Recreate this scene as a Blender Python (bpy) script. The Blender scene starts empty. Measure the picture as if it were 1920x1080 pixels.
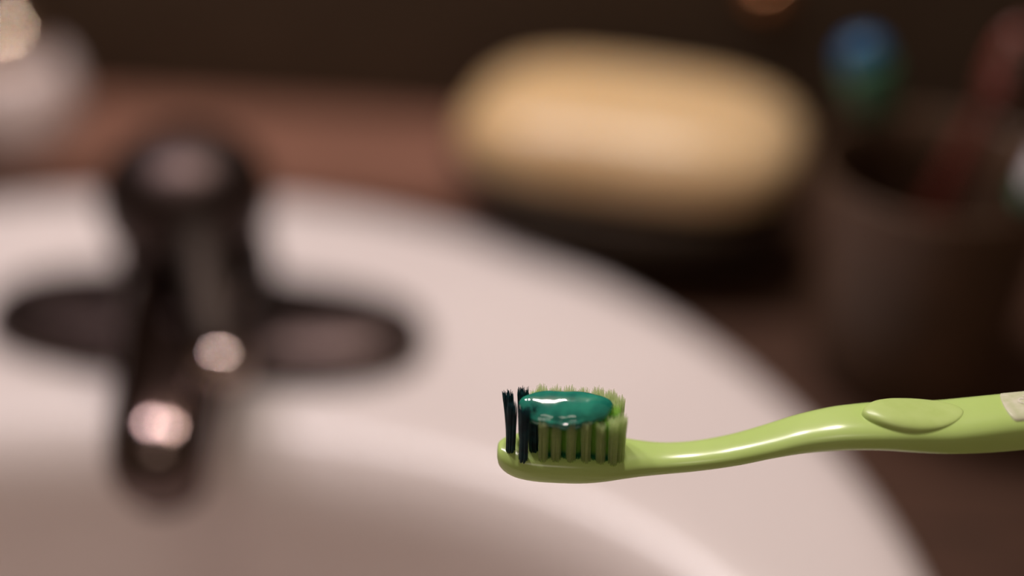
import bpy, bmesh, math, random
from mathutils import Vector, Matrix
random.seed(7)
scene = bpy.context.scene
col = scene.collection
R = math.radians

# ------------------------------------------------------------------ camera
PITCH = R(33.0)          # looking down
CAM_H = 0.316            # above the counter top (metres)
FPX = 1920 * 50 / 36     # focal length in pixels
cd = bpy.data.cameras.new('camera')
cd.lens = 50
cd.sensor_width = 36
cd.clip_start = 0.02
cd.dof.use_dof = True
cd.dof.focus_distance = 0.299
cd.dof.aperture_fstop = 1.8
cam = bpy.data.objects.new('camera', cd)
cam.location = (0, 0, CAM_H)
CAM_YAW = R(8.0)         # the camera looks a little to the left of straight at the wall
cam.rotation_euler = (R(90) - PITCH, 0, CAM_YAW)
col.objects.link(cam)
scene.camera = cam

# ------------------------------------------------------------------ world, lamps, exposure
def CR(v):
    """camera-heading axes -> room axes (x along the wall, y towards it)"""
    c_, s_ = math.cos(CAM_YAW), math.sin(CAM_YAW)
    return Vector((v[0] * c_ - v[1] * s_, v[0] * s_ + v[1] * c_, v[2]))


world = bpy.data.worlds.new('dim_room')
scene.world = world
world.use_nodes = True
bg = world.node_tree.nodes['Background']
bg.inputs['Color'].default_value = (0.30, 0.215, 0.155, 1)
bg.inputs['Strength'].default_value = 0.55

# three bulbs of a vanity lamp above the sink
for i, (bx, colr, p) in enumerate(((-0.36, (1.0, 0.90, 0.94), 6.0), (-0.21, (1.0, 0.90, 0.91), 6.2), (-0.06, (1.0, 0.90, 0.82), 7.0))):
    ld = bpy.data.lights.new('vanity_bulb', 'POINT')
    ld.energy = p
    ld.color = colr
    ld.shadow_soft_size = 0.03
    lo = bpy.data.objects.new('vanity_bulb', ld)
    lo.location = (bx, 0.52, 0.68)
    col.objects.link(lo)

# added fill for bristle fronts, no actual fixture; dim, behind and above the camera
cl = bpy.data.lights.new('front_fill', 'AREA')
cl.shape = 'DISK'
cl.size = 0.45
cl.energy = 1.9
cl.color = (1.0, 0.86, 0.74)
clo = bpy.data.objects.new('front_fill', cl)
clo.location = (-0.05, -0.35, 1.55)
col.objects.link(clo)

scene.view_settings.view_transform = 'Standard'
scene.view_settings.look = 'None'
scene.view_settings.gamma = 1.0
scene.view_settings.use_curve_mapping = False
scene.view_settings.exposure = -0.24
scene.cycles.use_denoising = True
scene.cycles.transparent_max_bounces = 40


# ------------------------------------------------------------------ helpers
def obj(name, bm, mat, parent=None, smooth=True):
    bmesh.ops.recalc_face_normals(bm, faces=bm.faces[:])
    me = bpy.data.meshes.new(name)
    bm.to_mesh(me)
    bm.free()
    if smooth:
        for p in me.polygons:
            p.use_smooth = True
    me.materials.append(mat)
    o = bpy.data.objects.new(name, me)
    col.objects.link(o)
    if parent:
        o.parent = parent
    return o


def thing(name, label, cat, loc=(0, 0, 0), rz=0.0, group=None):
    o = bpy.data.objects.new(name, None)
    o.empty_display_size = 0.02
    o.location = loc
    o.rotation_euler = (0, 0, rz)
    col.objects.link(o)
    return tag(o, label, cat, group)


def tag(o, label, cat=None, group=None, kind=None):
    o['label'] = label
    if cat:
        o['category'] = cat
    if group:
        o['group'] = group
    if kind:
        o['kind'] = kind
    return o


def loft(rings, cap=(True, True), bm=None):
    """skin through rings (lists of points, all of one length, closed)"""
    bm = bm or bmesh.new()
    vr = [[bm.verts.new(p) for p in r] for r in rings]
    n = len(vr[0])
    for a, b in zip(vr, vr[1:]):
        for i in range(n):
            bm.faces.new((a[i], a[(i + 1) % n], b[(i + 1) % n], b[i]))
    if cap[0]:
        bm.faces.new(vr[0])
    if cap[1]:
        bm.faces.new(vr[-1][::-1])
    return bm


def sgnpow(v, e):
    return math.copysign(abs(v) ** e, v)


def sell(a, b, n=2.0, k=64):
    """superellipse outline"""
    out = []
    for i in range(k):
        t = 2 * math.pi * i / k
        out.append((a * sgnpow(math.cos(t), 2 / n), b * sgnpow(math.sin(t), 2 / n)))
    return out


def lathe(profile, k=48, cap=(True, True), ax=1.0, ay=1.0):
    rings = [[(r * ax * math.cos(2 * math.pi * i / k), r * ay * math.sin(2 * math.pi * i / k), z) for i in range(k)]
             for r, z in profile]
    return loft(rings, cap)


def interp(tbl, x):
    """smooth (Catmull-Rom) table lookup, rows sorted by first value"""
    n = len(tbl)
    for i in range(n - 1):
        if x <= tbl[i + 1][0] or i == n - 2:
            break
    p1, p2 = tbl[i], tbl[i + 1]
    p0 = tbl[max(i - 1, 0)]
    p3 = tbl[min(i + 2, n - 1)]
    h = p2[0] - p1[0]
    t = (x - p1[0]) / h
    res = []
    for j in range(1, len(p1)):
        m1 = (p2[j] - p0[j]) / (p2[0] - p0[0])
        m2 = (p3[j] - p1[j]) / (p3[0] - p1[0])
        res.append((2 * t**3 - 3 * t**2 + 1) * p1[j] + (t**3 - 2 * t**2 + t) * h * m1
                   + (-2 * t**3 + 3 * t**2) * p2[j] + (t**3 - t**2) * h * m2)
    return res


def lin(r, g, b):
    f = lambda c: c / 12.92 if c <= 0.04045 else ((c + 0.055) / 1.055) ** 2.4
    return (f(r / 255), f(g / 255), f(b / 255), 1)


def mat(name, c1, c2, rough=0.4, metal=0.0, scale=20.0, stretch=(1, 1, 1), detail=4.0, bump=0.0, sss=0.0,
        sss_rad=(0.004, 0.004, 0.002), spec=0.5, coat=0.0, transl=0.0, clear=0.0, ior=1.5, contrast=(0.35, 0.65)):
    """procedural material: two tones mixed by stretched noise"""
    m = bpy.data.materials.new(name)
    m.use_nodes = True
    nt = m.node_tree
    N, L = nt.nodes, nt.links
    p = N['Principled BSDF']
    tc = N.new('ShaderNodeTexCoord')
    mp = N.new('ShaderNodeMapping')
    mp.inputs['Scale'].default_value = stretch
    L.new(tc.outputs['Object'], mp.inputs['Vector'])
    no = N.new('ShaderNodeTexNoise')
    no.inputs['Scale'].default_value = scale
    no.inputs['Detail'].default_value = detail
    L.new(mp.outputs['Vector'], no.inputs['Vector'])
    rp = N.new('ShaderNodeValToRGB')
    rp.color_ramp.elements[0].position = contrast[0]
    rp.color_ramp.elements[1].position = contrast[1]
    rp.color_ramp.elements[0].color = c1
    rp.color_ramp.elements[1].color = c2
    L.new(no.outputs['Fac'], rp.inputs['Fac'])
    L.new(rp.outputs['Color'], p.inputs['Base Color'])
    p.inputs['Roughness'].default_value = rough
    p.inputs['Metallic'].default_value = metal
    p.inputs['Specular IOR Level'].default_value = spec
    p.inputs['IOR'].default_value = ior
    if coat:
        p.inputs['Coat Weight'].default_value = coat
        p.inputs['Coat Roughness'].default_value = 0.06
    if sss:
        p.inputs['Subsurface Weight'].default_value = sss
        p.inputs['Subsurface Radius'].default_value = (1, 1, 1)
        p.inputs['Subsurface Radius'].default_value = tuple(v / max(sss_rad) for v in sss_rad)
        p.inputs['Subsurface Scale'].default_value = max(sss_rad)
    if bump:
        b = N.new('ShaderNodeBump')
        b.inputs['Strength'].default_value = bump
        b.inputs['Distance'].default_value = 0.0004
        L.new(no.outputs['Fac'], b.inputs['Height'])
        L.new(b.outputs['Normal'], p.inputs['Normal'])
    if transl:
        tr = N.new('ShaderNodeBsdfTranslucent')
        L.new(rp.outputs['Color'], tr.inputs['Color'])
        mx = N.new('ShaderNodeMixShader')
        mx.inputs['Fac'].default_value = transl
        L.new(p.outputs['BSDF'], mx.inputs[1])
        L.new(tr.outputs['BSDF'], mx.inputs[2])
        L.new(mx.outputs['Shader'], N['Material Output'].inputs['Surface'])
        if clear:
            tp = N.new('ShaderNodeBsdfTransparent')
            tp.inputs['Color'].default_value = (0.97, 1.0, 0.93, 1)
            m2 = N.new('ShaderNodeMixShader')
            m2.inputs['Fac'].default_value = clear
            L.new(mx.outputs['Shader'], m2.inputs[1])
            L.new(tp.outputs['BSDF'], m2.inputs[2])
            L.new(m2.outputs['Shader'], N['Material Output'].inputs['Surface'])
    return m


M = {}
M['ceramic'] = mat('white_porcelain', lin(226, 214, 210), lin(232, 221, 217), 0.27, scale=9)
M['jar'] = mat('white_glaze', lin(214, 196, 192), lin(222, 206, 200), 0.25, scale=20)
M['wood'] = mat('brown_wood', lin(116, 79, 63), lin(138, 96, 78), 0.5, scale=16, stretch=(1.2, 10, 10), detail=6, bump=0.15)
M['wall'] = mat('dark_brown_wall', lin(68, 54, 41), lin(74, 59, 45), 0.8, scale=30, bump=0.2, spec=0.2)
M['metal'] = mat('dark_bronze_metal', lin(100, 86, 83), lin(110, 95, 91), 0.13, metal=1.0, scale=40)
M['dull'] = mat('dull_dark_metal', lin(66, 55, 53), lin(76, 64, 61), 0.40, metal=1.0, scale=40)
M['black'] = mat('blackened_metal', lin(44, 36, 31), lin(52, 43, 37), 0.5, metal=0.6, scale=40, spec=0.2)
M['knob'] = mat('polished_dark_metal', lin(176, 158, 150), lin(186, 168, 160), 0.09, metal=1.0, scale=40)
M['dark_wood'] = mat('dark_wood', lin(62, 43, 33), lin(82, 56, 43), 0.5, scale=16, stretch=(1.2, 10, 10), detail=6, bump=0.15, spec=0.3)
M['smoke'] = mat('smoky_plastic', lin(74, 54, 42), lin(84, 62, 48), 0.35)
M['chrome'] = mat('warm_chrome', lin(232, 206, 182), lin(238, 214, 190), 0.10, metal=1.0, scale=40)
M['dish'] = mat('black_glaze', lin(62, 50, 39), lin(70, 57, 45), 0.6, scale=60, bump=0.1, spec=0.25)
M['soap'] = mat('cream_soap', lin(212, 178, 130), lin(218, 187, 143), 0.33, scale=25, sss=0.25, sss_rad=(0.004, 0.003, 0.002))
M['cup'] = mat('dark_brown_glaze', lin(74, 57, 44), lin(92, 68, 52), 0.42, scale=25, spec=0.25)
M['green'] = mat('lime_plastic', lin(186, 213, 122), lin(192, 218, 130), 0.2, scale=60, sss=0.12, sss_rad=(0.0012, 0.0015, 0.0006))
M['pad'] = mat('lime_rubber', lin(188, 212, 124), lin(194, 217, 132), 0.34, scale=300, sss=0.1, sss_rad=(0.001, 0.0012, 0.0006), bump=0.05)
M['inlay'] = mat('pale_inlay', lin(196, 202, 158), lin(218, 216, 190), 0.4, scale=420, bump=0.25)
M['print'] = mat('cream_print', lin(226, 222, 204), lin(232, 228, 212), 0.4, scale=200)
M['paste'] = mat('teal_gel', lin(22, 112, 98), lin(44, 146, 122), 0.1, scale=260, sss=0.3, sss_rad=(0.0008, 0.002, 0.0018), coat=0.5, bump=0.15)
M['brist_pale'] = mat('pale_bristle', lin(226, 234, 188), lin(240, 244, 208), 0.45, scale=900, transl=0.6, clear=0.68)
M['brist_green'] = mat('green_bristle', lin(196, 240, 126), lin(212, 246, 150), 0.45, scale=900, transl=0.7, clear=0.70)
def teal_roots(m):
    nt = m.node_tree
    N, L = nt.nodes, nt.links
    tc = N.new('ShaderNodeTexCoord')
    sx = N.new('ShaderNodeSeparateXYZ')
    L.new(tc.outputs['Object'], sx.inputs['Vector'])
    mr = N.new('ShaderNodeMapRange')
    mr.inputs['From Min'].default_value = 0.0018
    mr.inputs['From Max'].default_value = 0.0032
    L.new(sx.outputs['Z'], mr.inputs['Value'])
    mx = N.new('ShaderNodeMix')
    mx.data_type = 'RGBA'
    mx.inputs['A'].default_value = lin(70, 190, 160)
    L.new(mr.outputs['Result'], mx.inputs['Factor'])
    ramp = next(n for n in N if n.bl_idname == 'ShaderNodeValToRGB')
    outs = [l.to_socket for l in ramp.outputs['Color'].links]
    L.new(ramp.outputs['Color'], mx.inputs['B'])
    for sck in outs:
        L.new(mx.outputs['Result'], sck)


teal_roots(M['brist_green'])
M['brist_dark'] = mat('dark_teal_bristle', lin(12, 38, 48), lin(22, 84, 92), 0.4, scale=500, transl=0.1)
M['blue'] = mat('blue_plastic', lin(26, 80, 118), lin(30, 90, 130), 0.3)
M['teal'] = mat('sea_green_plastic', lin(50, 98, 72), lin(60, 106, 80), 0.3)
M['red'] = mat('red_plastic', lin(112, 54, 46), lin(122, 62, 52), 0.35)
M['white'] = mat('white_bristle', lin(196, 190, 196), lin(210, 204, 206), 0.5)
M['brass'] = mat('brass', lin(190, 130, 90), lin(204, 146, 104), 0.25, metal=1.0)

# ------------------------------------------------------------------ the setting: wall, counter, sink
WALL_Y = 0.612
bm = bmesh.new()
bmesh.ops.create_cube(bm, size=1)
bmesh.ops.scale(bm, vec=(2.6, 0.05, 1.9), verts=bm.verts[:])
w = obj('wall_back', bm, M['wall'], smooth=False)
w.location = (-0.1, WALL_Y + 0.0255, 0.15)
tag(w, 'dark brown wall behind the wooden counter', kind='structure')

SC = (-0.19, 0.258)                 # sink centre in room coordinates
SA, SB = 0.28, 0.265                # outer half axes
K = 160


def ell(cx, cy, a, b, n, z):
    return [(cx + x, cy + y, z) for x, y in sell(a, b, n, K)]


# counter: slab with an oval cut-out for the sink
def counter():
    hole = [(SC[0] + x, SC[1] + y) for x, y in sell(SA - 0.012, SB - 0.012, 2, K)]
    x0, x1, y0, y1 = -0.95, 0.75, -0.04, WALL_Y
    outer = []
    for hx, hy in hole:
        dx, dy = hx - SC[0], hy - SC[1]
        t = min(((x1 - SC[0]) / dx if dx > 1e-9 else 1e9), ((x0 - SC[0]) / dx if dx < -1e-9 else 1e9),
                ((y1 - SC[1]) / dy if dy > 1e-9 else 1e9), ((y0 - SC[1]) / dy if dy < -1e-9 else 1e9))
        outer.append((SC[0] + dx * t, SC[1] + dy * t))
    for cxn in ((x0, y0), (x1, y0), (x0, y1), (x1, y1)):      # snap nearest point to each corner
        i = min(range(K), key=lambda q: (outer[q][0] - cxn[0]) ** 2 + (outer[q][1] - cxn[1]) ** 2)
        outer[i] = cxn
    th = -0.035
    rings = [[(x, y, 0) for x, y in hole], [(x, y, 0) for x, y in outer], [(x, y, th) for x, y in outer],
             [(x, y, th) for x, y in hole], [(x, y, 0) for x, y in hole]]
    return loft(rings, (False, False))


bm = counter()
bmesh.ops.remove_doubles(bm, verts=bm.verts[:], dist=1e-6)
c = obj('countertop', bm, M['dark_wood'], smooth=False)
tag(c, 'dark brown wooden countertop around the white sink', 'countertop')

# lighter board along the wall behind the sink
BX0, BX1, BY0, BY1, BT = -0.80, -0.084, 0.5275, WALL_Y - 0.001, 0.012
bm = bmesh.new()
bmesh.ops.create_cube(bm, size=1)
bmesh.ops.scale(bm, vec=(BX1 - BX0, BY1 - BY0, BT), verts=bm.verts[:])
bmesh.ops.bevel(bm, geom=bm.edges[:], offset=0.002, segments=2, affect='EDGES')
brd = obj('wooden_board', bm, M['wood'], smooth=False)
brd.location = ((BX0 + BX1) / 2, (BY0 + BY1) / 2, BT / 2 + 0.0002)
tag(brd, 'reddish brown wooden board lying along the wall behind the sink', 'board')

# sink: rolled outer edge, broad deck, deep bowl
BC = (-0.150, 0.185)                # bowl centre
BA, BB, BN = 0.205, 0.168, 2.35     # bowl edge half axes
rings = []
for off, z in ((-0.006, 0.0005), (0.0, 0.002), (0.001, 0.006), (-0.002, 0.0105), (-0.007, 0.0128), (-0.014, 0.0135)):
    rings.append(ell(*SC, SA + off, SB + off, 2.0, z))
NB = 5
A0 = (SC[0], SC[1], SA - 0.014, SB - 0.014, 2.0, 0.0135)
A1 = (BC[0], BC[1], BA + 0.016, BB + 0.016, BN, 0.0115)
for i in range(1, NB + 1):
    t = i / NB
    p0 = ell(*A0)
    p1 = ell(*A1)
    rings.append([tuple(a + (b - a) * t for a, b in zip(q, r)) for q, r in zip(p0, p1)])
for off, z in ((0.009, 0.0085), (0.003, 0.003), (-0.001, -0.005), (-0.004, -0.016), (-0.007, -0.036), (-0.013, -0.062),
               (-0.028, -0.088), (-0.058, -0.106), (-0.095, -0.118), (-0.125, -0.122), (-0.15, -0.123)):
    rings.append(ell(*BC, BA + off, max(BB + off, 0.012), BN if off > -0.06 else 2.0, z))
sink = thing('sink', 'white oval porcelain sink basin set in the dark wooden counter', 'sink')
bm = loft(rings, (False, True))
obj('basin', bm, M['ceramic'], sink)

DECK = 0.0128
# ------------------------------------------------------------------ toothbrush (in focus)
S_B = 0.299 / FPX                    # metres per picture pixel at the brush
BY = 0.2346                          # distance of the brush in front of the camera
EL = PITCH + math.atan(280 / FPX)    # elevation under which the camera sees it
sE, cE = math.sin(EL), math.cos(EL)


def at_plane(px, py, Y=BY):
    u, v = (px - 960) / FPX, (py - 540) / FPX
    t = Y / (math.cos(PITCH) - v * math.sin(PITCH))
    return Vector((u * t, Y, CAM_H - t * (math.sin(PITCH) + v * math.cos(PITCH))))


# station x, top and bottom of the outline, half width (all in pixels), roundness
ST = [(932, 842, 856, 9, 2.2), (934, 831, 868, 20, 2.2), (940, 824, 878, 31, 2.3), (952, 817, 888, 42, 2.5),
      (970, 812, 896, 51, 2.7), (1000, 808, 902, 58, 2.9), (1040, 807, 905, 61, 3.0), (1090, 808, 906, 62, 3.0),
      (1130, 812, 903, 59, 2.9), (1165, 819, 898, 52, 2.7), (1200, 825, 893.5, 44, 2.5), (1240, 829, 889.5, 39, 2.4),
      (1290, 827.5, 885, 37, 2.4), (1340, 820.5, 879, 38, 2.4), (1390, 809.5, 871, 40, 2.4), (1440, 795, 860.5, 43, 2.4),
      (1500, 776.5, 850.5, 47, 2.5), (1560, 763, 845, 52, 2.5), (1600, 757.5, 843.5, 55, 2.5), (1650, 753, 844, 58, 2.6),
      (1710, 751, 848, 60, 2.7), (1765, 749.5, 850.5, 61, 2.8), (1820, 744.5, 849.5, 61, 2.8), (1870, 739.5, 846.5, 60, 2.8),
      (1930, 734, 841, 59, 2.8), (2000, 727, 835, 58, 2.7), (2100, 718, 826, 56, 2.6), (2200, 712, 818, 53, 2.5),
      (2300, 708, 811, 48, 2.4), (2370, 709, 804, 40, 2.3), (2410, 714, 798, 30, 2.2), (2428, 726, 788, 18, 2.1), (2434, 744, 772, 7, 2.0)]


def solve_c(half, b, n):
    """half thickness whose outline, seen from elevation EL, spans the given half height"""
    lo, hi = 1.0, 80.0
    pts = sell(1, 1, n, 96)
    for _ in range(30):
        m = (lo + hi) / 2
        if max(y * b * sE + z * m * cE for y, z in pts) > half:
            hi = m
        else:
            lo = m
    return lo


brush_tab = []
for x, t, b_, hw, n in ST:
    cc = at_plane(x, (t + b_) / 2)
    half = (b_ - t) / 2
    cz = solve_c(half, hw, n)
    cz = max(cz, 0.30 * hw if x < 1000 else 10)
    brush_tab.append((x, cc.x, cc.z, hw * S_B, cz * S_B, n))

BO = at_plane(1050, 842)             # the head's middle: origin of the brush
brush = thing('toothbrush', 'lime green toothbrush loaded with teal toothpaste, held level above the sink', 'toothbrush', CR(BO), CAM_YAW)


def section(x):
    X, Z, hb, hc, n = interp(brush_tab, x)
    return X, Z, hb, hc, n


rings = []
xs = [932, 932.7, 934, 936.5, 940, 945, 951, 958, 966, 975, 986, 998] + list(range(1010, 2400, 11)) + [2408, 2416, 2422, 2427, 2431, 2434]
for x in xs:
    X, Z, hb, hc, n = section(x)
    rings.append([(X - BO.x, y, Z - BO.z + z) for y, z in sell(hb, hc, n, 56)])
obj('handle', loft(rings), M['green'], brush)


def top_z(x, y):
    """height of the handle's surface at station x (px) and sideways offset y (m)"""
    X, Z, hb, hc, n = section(x)
    q = max(1 - abs(y / hb) ** n, 0.0)
    return Z - BO.z + hc * q ** (1 / n)


# thumb rest: raised lens-shaped pad on the handle's top, its front tip drawn forward
def pad_mesh(x0, x1, y0, y1, rise, nx=44, ny=22, pw=0.62, sink_=0.0006):
    bm = bmesh.new()
    xm, xh = (x0 + x1) / 2, (x1 - x0) / 2
    top, low = [], []
    rings = []
    cx, cy = xm, (y0 + y1) / 2
    hy = (y1 - y0) / 2
    N = 72
    levels = [(1.0, -1.0), (1.0, 0.0), (0.985, 0.45), (0.95, 0.72), (0.88, 0.9), (0.75, 1.0), (0.55, 1.02), (0.3, 1.0), (0.06, 1.0)]
    for s, h in levels:
        r = []
        for i in range(N):
            t = 2 * math.pi * i / N
            ex = math.cos(t)
            ey = sgnpow(math.sin(t), 1.15)
            px = cx + xh * ex * s
            yy = cy + hy * ey * s
            X = section(px)[0] - BO.x
            fall = 1 - 0.9 * min(max((px - x0 - 30) / (x1 - x0 - 30), 0), 1)
            z = top_z(px, yy) + (rise * fall * h if h >= 0 else -sink_)
            r.append((X, yy, z))
        rings.append(r)
    return loft(rings, (False, True))


obj('thumb_rest', pad_mesh(1612, 1800, -0.0054, 0.0056, 0.0015), M['pad'], brush)


# pale inlay strip with rounded end, on the top of the handle
def inlay_mesh(x0, x1, hw, rise, cy=0.0):
    rings = []
    px = [x0 + d for d in (0, 0.8, 2.5, 5, 9, 14, 20)] + list(range(int(x0) + 32, int(x1), 24)) + [x1]
    NY = 14
    for x in px:
        d = min((x - x0) / 14, 1)
        h = hw * math.sqrt(max(1 - (1 - d) ** 2, 0.0)) if d < 1 else hw
        h = max(h, 0.0001)
        X = section(x)[0] - BO.x
        r = []
        for j in range(NY):
            y = cy + h * (-1 + 2 * j / (NY - 1))
            edge = 0.6 if j in (0, NY - 1) else 1.0
            r.append((X, y, top_z(x, y) + rise * edge))
        for j in range(NY - 1, -1, -1):
            y = cy + h * (-1 + 2 * j / (NY - 1))
            r.append((X, y, top_z(x, y) - 0.0006))
        rings.append(r)
    return loft(rings)


inl = obj('grip_inlay', inlay_mesh(1874, 2250, 0.0050, 0.00025, 0.0004), M['inlay'], brush)
inl['label'] = 'pale cream inlay with a rounded end'
# embossed swirl on the inlay
bm = bmesh.new()
prev = None
pts = []
for i in range(40):
    t = i / 39 * 2.2 * math.pi + 0.6
    rr = (0.0004 + 0.0011 * i / 39)
    pts.append((1911 + rr * math.cos(t) / S_B, rr * math.sin(t) + 0.0010))
for i in range(len(pts) - 1):
    (xa, ya), (xb, yb) = pts[i], pts[i + 1]
    dx, dy = (xb - xa) * S_B, yb - ya
    l = math.hypot(dx, dy) or 1e-9
    nx_, ny_ = -dy / l * 0.00016, dx / l * 0.00016
    q = []
    for (xx, yy, s) in ((xa, ya, 1), (xa, ya, -1), (xb, yb, -1), (xb, yb, 1)):
        px_, py_ = xx + s * nx_ / S_B, yy + s * ny_
        q.append(bm.verts.new((section(px_)[0] - BO.x, py_, top_z(px_, py_) + 0.00034)))
    bm.faces.new(q)
obj('embossed_swirl', bm, M['print'], inl)

# moulding nub under the handle
X, Z, hb, hc, n = section(1722)
bm = lathe([(0.0002, 0.0004), (0.0009, 0.0003), (0.0011, -0.0001), (0.0008, -0.00035), (0.0002, -0.0004)], 16, ax=1.6)
nb = obj('moulding_nub', bm, M['green'], brush)
nb.location = (X - BO.x, hb * 0.35, Z - BO.z - hc * 0.985)

# ---- bristle tufts
TIP = 0.0126                          # tuft length


def tuft_mesh(rad, length, seed, nf=60, splay=0.22, fr=0.000105, ragged=0.0007):
    rnd = random.Random(seed)
    bm = bmesh.new()
    for k in range(nf):
        rr = rad * math.sqrt((k + 0.5) / nf)
        a = k * 2.39996 + rnd.uniform(-.2, .2)
        bx, by = rr * math.cos(a), rr * math.sin(a)
        L = length + rnd.uniform(-ragged, ragged * 0.6) - 0.25 * rr
        tx, ty = bx * (1 + splay) + rnd.gauss(0, 0.00012), by * (1 + splay) + rnd.gauss(0, 0.00012)
        bow = rnd.gauss(0, 0.00005)
        rings_ = []
        for (s, w_) in ((0, 1), (0.5, 1), (0.93, 0.95), (1.0, 0.45)):
            px_ = bx + (tx - bx) * s * s + bow * math.sin(math.pi * s)
            py_ = by + (ty - by) * s * s
            rings_.append([(px_ + fr * w_ * math.cos(q * math.pi / 2 + a), py_ + fr * w_ * math.sin(q * math.pi / 2 + a), L * s)
                           for q in range(4)])
        loft(rings_, (False, True), bm)
    return bm


proto = {}
for kind in ('brist_pale', 'brist_green', 'brist_dark'):
    for v in range(3):
        bmx = tuft_mesh(0.00100 if kind != 'brist_dark' else 0.00095, TIP, 11 * v + len(kind))
        o = obj('bristle_tuft', bmx, M[kind], brush)
        me = o.data
        bpy.data.objects.remove(o)
        proto[kind, v] = me

mmx = lambda px: (px - 1050) * S_B
rows = [
    (-0.00425, [(980, 'd'), (1017, 'p'), (1041, 'p'), (1069, 'p'), (1097, 'p'), (1124, 'p'), (1147, 'p')]),
    (-0.00330, [(956, 'd'), (1000, 'd'), (1028, 'g'), (1055, 'g'), (1083, 'g'), (1111, 'g'), (1137, 'g'), (1160, 'p')]),
    (-0.00090, [(1042, 'g'), (1069, 'g'), (1097, 'g'), (1124, 'g'), (1150, 'g')]),
    (0.00110, [(1016, 'g'), (1042, 'g'), (1069, 'g'), (1097, 'g'), (1124, 'g'), (1150, 'p')]),
    (0.00290, [(957, 'd'), (981, 'd'), (1005, 'g'), (1029, 'p'), (1056, 'p'), (1083, 'p'), (1110, 'p'), (1136, 'p'), (1160, 'p')]),
    (0.00500, [(1016, 'p'), (1042, 'p'), (1068, 'p'), (1094, 'p'), (1120, 'p'), (1145, 'p')]),
]
kk = {'d': 'brist_dark', 'p': 'brist_pale', 'g': 'brist_green'}
ti = 0
for ry, lst in rows:
    for px, kd in lst:
        me = proto[kk[kd], ti % 3]
        o = bpy.data.objects.new('bristle_tuft', me)
        col.objects.link(o)
        o.parent = brush
        x = mmx(px)
        if px in (956, 1000):
            ry_ = -0.0019
        else:
            ry_ = ry
        o.location = (x, ry_, top_z(px, ry_) - 0.0006)
        lean = 0.0
        if kd == 'd':
            lean = -0.045 if px < 975 else -0.015
        o.rotation_euler = (random.uniform(-.02, .02), lean + random.uniform(-.012, .012), random.uniform(0, 6.28))
        sc = 1.0
        if kd != 'd' and px < 1142:
            sc = 0.87 if ry < -0.004 else 0.88 if ry < -0.003 else 0.92 if ry < 0 else 0.96 if ry < 0.002 else 1.0
        if px == 980:
            sc = 1.10
        if px == 981:
            sc = 1.04
        if px > 1140:
            sc = 0.985
        o.scale = (1, 1, sc * random.uniform(0.985, 1.01))
        if kd == 'd':
            o['label'] = 'dark teal bristle tuft at the tip of the head'
        ti += 1

# ---- toothpaste: gel ribbon squashed between the tuft tips
PZ = top_z(1060, 0) + TIP - 0.0017


def paste_mesh():
    rings = []
    N = 96
    x0, x1 = mmx(972), mmx(1143)
    cx, hx = (x0 + x1) / 2, (x1 - x0) / 2
    cy, hy = -0.00065, 0.0044
    prof = [(0.25, -0.0016), (0.7, -0.0018), (0.93, -0.0016), (1.0, -0.0008), (1.01, 0.0), (0.97, 0.00065), (0.88, 0.00108), (0.72, 0.00135),
            (0.5, 0.00148), (0.28, 0.00154), (0.05, 0.00156)]
    for s, z in prof:
        r = []
        for i in range(N):
            t = 2 * math.pi * i / N
            ct, st = math.cos(t), math.sin(t)
            ex, ey = sgnpow(ct, 0.86), sgnpow(st, 0.92)
            wob = 1 + 0.03 * math.sin(3 * t + 1) + 0.02 * math.sin(7 * t) * s
            front = max(-st, 0)
            left = max(-ct, 0)
            sc = 1 + 0.035 * front * math.cos(ex * hx / S_B * 2 * math.pi / 26 + 0.6) * s      # scallops between the tufts
            x = cx + hx * ex * s * wob
            y = cy + hy * ey * s * wob * sc
            zz = z
            if z < 0:
                zz = z * (0.8 + 0.35 * front + 0.25 * math.sin(5 * t + 2) * 0.6)
            zz += 0.00010 * math.sin(x * 900 + 1.0) * math.cos(y * 700) + 0.0004 * left * s
            zz += 0.00018 * (1 - s) * math.sin(x * 420 + 0.4)
            yf = min(y - 0.0012, 0.0)
            zz += 0.16 * yf - 20.0 * yf * yf * (1 if z > 0 else 0)
            r.append((x, y, zz))
        rings.append(r)
    return loft(rings)


pst = obj('toothpaste', paste_mesh(), M['paste'])
pst.location = CR(BO + Vector((0, 0, PZ)))
pst.rotation_euler = (0, 0, CAM_YAW)
tag(pst, 'glossy teal toothpaste gel squeezed on the toothbrush bristles', 'toothpaste')

# ------------------------------------------------------------------ faucet
def on_plane(px, py, z):
    u, v = (px - 960) / FPX, (py - 540) / FPX
    t = (CAM_H - z) / (math.sin(PITCH) + v * math.cos(PITCH))
    return CR((u * t, t * (math.cos(PITCH) - v * math.sin(PITCH)), z))


FP = on_plane(385, 622, DECK)
FP.z = DECK - 0.0008
faucet = thing('faucet', 'dark metal single-lever faucet with long oval base plate on the white sink', 'faucet', FP)
rings = []
for a, b, z in ((0.083, 0.030, 0), (0.084, 0.031, 0.002), (0.0838, 0.0308, 0.006), (0.082, 0.029, 0.0095), (0.077, 0.0245, 0.0125),
                (0.062, 0.0175, 0.0145), (0.045, 0.012, 0.0152), (0.02, 0.006, 0.0155)):
    rings.append([(x, y, z) for x, y in sell(a, b, 2.6, 72)])
obj('base_plate', loft(rings), M['dull'], faucet)
bm = lathe([(0.0308, 0.010), (0.0300, 0.017), (0.0288, 0.022), (0.0282, 0.030), (0.0278, 0.036), (0.0268, 0.040), (0.0240, 0.043), (0.010, 0.045)], 56)
obj('body', bm, M['black'], faucet)
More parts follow.
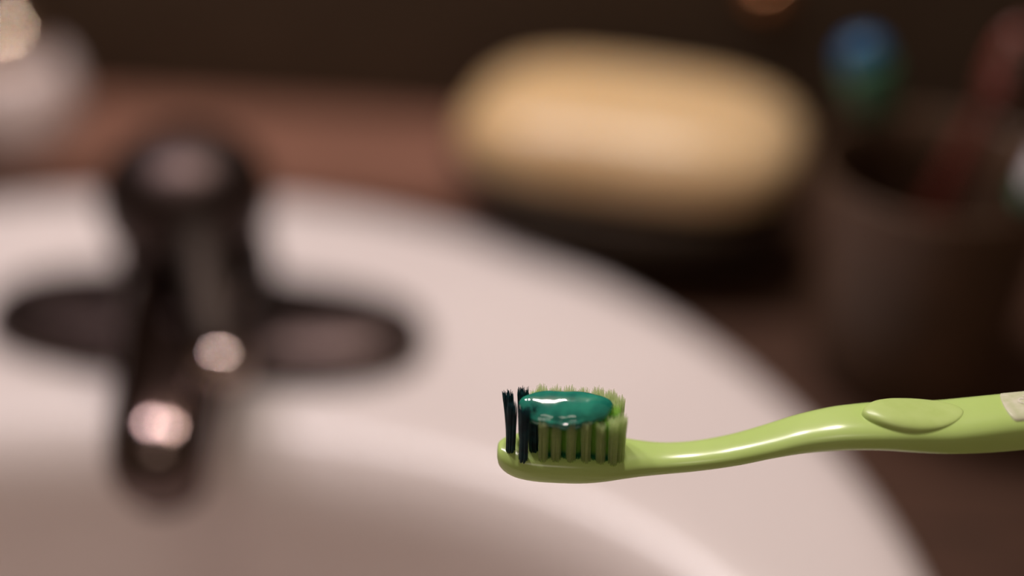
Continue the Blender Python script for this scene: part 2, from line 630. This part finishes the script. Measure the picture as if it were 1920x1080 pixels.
# domed lever handle
bm = lathe([(0.0205, 0.0430), (0.0262, 0.0455), (0.0294, 0.0510), (0.0304, 0.0575), (0.0294, 0.0655), (0.0260, 0.0725), (0.0192, 0.0782), (0.0098, 0.0812), (0.001, 0.0820)], 56)
hd = obj('handle_dome', bm, M['dull'], faucet)
LV0, LV1 = Vector((0.010, -0.020, 0.0610)), Vector((0.0350, -0.0760, 0.0470))
ld_ = (LV1 - LV0).normalized()
sd = Vector((0, 0, 1)).cross(ld_).normalized()
ud = ld_.cross(sd)
rings = []
for q, wv, hv in ((0.0, 0.0085, 0.0062), (0.25, 0.0078, 0.0052), (0.5, 0.0070, 0.0044), (0.75, 0.0064, 0.0040), (0.95, 0.0060, 0.0038), (1.0, 0.0040, 0.0030)):
    cc = LV0.lerp(LV1, q) + Vector((0, 0, 0.003 * math.sin(math.pi * q)))
    rings.append([tuple(cc + sd * x + ud * z) for x, z in sell(wv, hv, 2.3, 32)])
lv = obj('lever', loft(rings), M['black'], faucet)
bm = lathe([(0.0012, -0.0078), (0.0058, -0.0064), (0.0090, -0.0030), (0.0098, 0.0008), (0.0086, 0.0042), (0.0058, 0.0066), (0.0030, 0.0077), (0.0006, 0.0080)], 40)
kn = obj('lever_knob', bm, M['knob'], lv)
kn.location = LV1 + Vector((0.002, -0.004, 0.0))
# spout, swivelled a little
path = [(-0.004, 0.029, 0.0235, 0.0150), (0.018, 0.0305, 0.0230, 0.0150), (0.036, 0.0325, 0.0215, 0.0145), (0.054, 0.0340, 0.0200, 0.0140),
        (0.072, 0.0345, 0.0178, 0.0132), (0.088, 0.0340, 0.0168, 0.0126), (0.101, 0.0330, 0.0160, 0.0122), (0.110, 0.0316, 0.0145, 0.0112),
        (0.1160, 0.0304, 0.0112, 0.0090), (0.1190, 0.0296, 0.0060, 0.0050), (0.1197, 0.0293, 0.0012, 0.0012)]
rings = [[(x, -t * 1.04, zc + z) for x, z in sell(a, b, 2.3, 48)] for t, zc, a, b in path]
sp = obj('spout', loft(rings), M['metal'], faucet)
sp.rotation_euler = (0, 0, R(13))
bm = lathe([(0.0085, 0.004), (0.0118, 0.003), (0.0122, -0.008), (0.0112, -0.0095), (0.0095, -0.0096), (0.0092, -0.007), (0.001, -0.0068)], 40)
ae = obj('aerator', bm, M['dull'], sp)
ae.location = (0, -0.1050, 0.0235)

# ------------------------------------------------------------------ soap dish and soap
SP = on_plane(1186, 214, 0.062)
SOAP_RZ = R(-9)
dish = thing('soap_dish', 'black oval soap dish with raised rim under the cream soap bar', 'soap dish', (SP.x, SP.y, 0.0), SOAP_RZ)
rings = []
for a, b, z in ((0.044, 0.019, 0.0002), (0.048, 0.022, 0.001), (0.051, 0.024, 0.014), (0.064, 0.038, 0.022), (0.0720, 0.0465, 0.034), (0.0735, 0.0480, 0.0395),
                (0.0727, 0.0472, 0.0405), (0.0710, 0.0455, 0.0395), (0.065, 0.040, 0.036), (0.05, 0.028, 0.034), (0.02, 0.012, 0.0335)):
    rings.append([(x, y, z) for x, y in sell(a, b, 2.4, 80)])
obj('bowl', loft(rings), M['dish'], dish)

rings = []
TH_ = 0.0190
for s in (-1.0, -0.985, -0.93, -0.82, -0.64, -0.4, -0.15, 0.15, 0.4, 0.62, 0.80, 0.91, 0.97, 0.995):
    q = (1 - abs(s) ** 2.1) ** (1 / 2.1)
    f = 0.42 + 0.58 * q if abs(s) < 1 else 0.42
    rings.append([(x * f, y * (f * 0.93 + 0.07 * q), TH_ * s) for x, y in sell(0.0690, 0.0435, 3.2, 80)])
rings.insert(0, [(x * 0.1, y * 0.1, -TH_) for x, y in sell(0.0690, 0.0435, 3.2, 80)])
rings.append([(x * 0.1, y * 0.1, TH_ * 1.02) for x, y in sell(0.0690, 0.0435, 3.2, 80)])
soap = obj('soap_bar', loft(rings), M['soap'])
soap.location = (SP.x, SP.y, 0.0335 + TH_ + 0.001)
soap.rotation_euler = (0, 0, SOAP_RZ)
tag(soap, 'large cream soap bar with rounded edges lying in the black dish', 'soap')

# ------------------------------------------------------------------ tumbler with toothbrushes
CP = CR((0.1460, 0.4300, 0.0))
cup = lathe([(0.002, 0.0002), (0.031, 0.0002), (0.0340, 0.002), (0.0352, 0.010), (0.0375, 0.042), (0.0402, 0.076), (0.0415, 0.0855), (0.0414, 0.0875),
             (0.0402, 0.0880), (0.0390, 0.0866), (0.0372, 0.072), (0.0345, 0.035), (0.0330, 0.010), (0.030, 0.006), (0.002, 0.0055)], 72)
cupo = obj('tumbler', cup, M['cup'])
cupo.location = CP
tag(cupo, 'dark brown glazed tumbler holding toothbrushes beside the soap dish', 'tumbler')


def small_brush(label, foot, top, body, collar, tip, head=None, r=0.0050):
    foot, top = Vector(foot), Vector(top)
    ax = (top - foot)
    L = ax.length
    root = thing('toothbrush', label, 'toothbrush', CP + foot, 0, 'toothbrushes in the tumbler')
    root.rotation_mode = 'QUATERNION'
    root.rotation_quaternion = Vector((0, 0, 1)).rotation_difference(ax.normalized())
    prof = [(0.0008, 0.0), (r * 0.8, 0.001), (r, 0.008), (r * 1.1, L * 0.30), (r * 0.95, L * 0.48), (r * 0.75, L * 0.62)]
    if head is None:                                 # stored head down: thick rounded grip end up
        prof += [(r * 0.85, L * 0.70), (r * 1.0, L * 0.76)]
        obj('handle', lathe(prof, 24, ax=1.15), M[body], root)
        obj('grip', lathe([(r * 1.0, L * 0.76 - 0.0003), (r * 1.45, L * 0.82), (r * 1.6, L * 0.89), (r * 1.5, L * 0.925)], 24, ax=1.15), M[collar], root)
        obj('end_cap', lathe([(r * 1.5, L * 0.925 - 0.0002), (r * 1.4, L * 0.96), (r * 0.9, L * 0.99), (r * 0.1, L)], 24, ax=1.15), M[tip], root)
    else:
        prof += [(r * 0.55, L * 0.70), (r * 0.5, L * 0.78), (r * 0.9, L * 0.82), (r * 1.05, L * 0.90), (r * 0.95, L * 0.96), (r * 0.4, L * 0.998), (r * 0.05, L)]
        obj('handle', lathe(prof, 24, ax=1.2, ay=0.8), M[body], root)
        for i in range(5):
            for j in (-1, 1):
                t = obj('bristle_tuft', lathe([(0.0014, 0.0), (0.0015, 0.006), (0.0016, 0.0105), (0.0008, 0.0108)], 8), M[tip if i < 2 else head], root)
                t.location = (j * 0.0022, -0.0028, L * 0.83 + i * L * 0.032)
                t.rotation_euler = (R(90), 0, 0)
    return root


small_brush('dark toothbrush with green grip and blue rounded end leaning over the tumbler rim', (0.012, 0.008, 0.0125), (-0.032, 0.012, 0.127), 'smoke', 'teal', 'blue')
small_brush('dull red toothbrush standing head up in the tumbler', (-0.010, 0.004, 0.0125), (0.021, 0.010, 0.135), 'red', 'red', 'red', 'smoke')
small_brush('short dark toothbrush with pale and green bristles standing in the tumbler', (0.004, -0.016, 0.0125), (0.028, -0.021, 0.108), 'smoke', 'teal', 'teal', 'white')

# ------------------------------------------------------------------ squat white jar with a domed metal lid
JP = CR((-0.230, 0.596, 0.0)) + Vector((0, 0, BT + 0.0002))
jar = thing('lidded_jar', 'squat white jar with domed metal lid standing on the brown board behind the sink', 'jar', JP)
obj('jar_body', lathe([(0.002, 0.0002), (0.024, 0.0002), (0.027, 0.003), (0.0290, 0.012), (0.0295, 0.022), (0.0285, 0.031), (0.0260, 0.0375), (0.0225, 0.0415), (0.0195, 0.043), (0.002, 0.0435)], 64), M['jar'], jar)
obj('lid', lathe([(0.0200, 0.0432), (0.0210, 0.0450), (0.0208, 0.0495), (0.0190, 0.0558), (0.0150, 0.0610), (0.0090, 0.0642), (0.001, 0.0655)], 56), M['chrome'], jar)

# ------------------------------------------------------------------ small brass hook on the wall
u = (1440 - 960) / FPX
v = (-40 - 540) / FPX
d = CR((u, math.cos(PITCH) - v * math.sin(PITCH), -(math.sin(PITCH) + v * math.cos(PITCH))))
hk = thing('wall_hook', 'small brass knob hook on the dark wall above the soap', 'hook', Vector((0, 0, CAM_H)) + d * (WALL_Y / d.y))
a = obj('back_plate', lathe([(0.009, 0.0), (0.009, 0.002), (0.007, 0.003), (0.001, 0.0032)], 32), M['brass'], hk)
a.rotation_euler = (R(90), 0, 0)
b = obj('knob', lathe([(0.004, 0.002), (0.0035, 0.010), (0.006, 0.013), (0.0085, 0.017), (0.0080, 0.021), (0.005, 0.0235), (0.001, 0.0245)], 32), M['brass'], hk)
b.rotation_euler = (R(90), 0, 0)
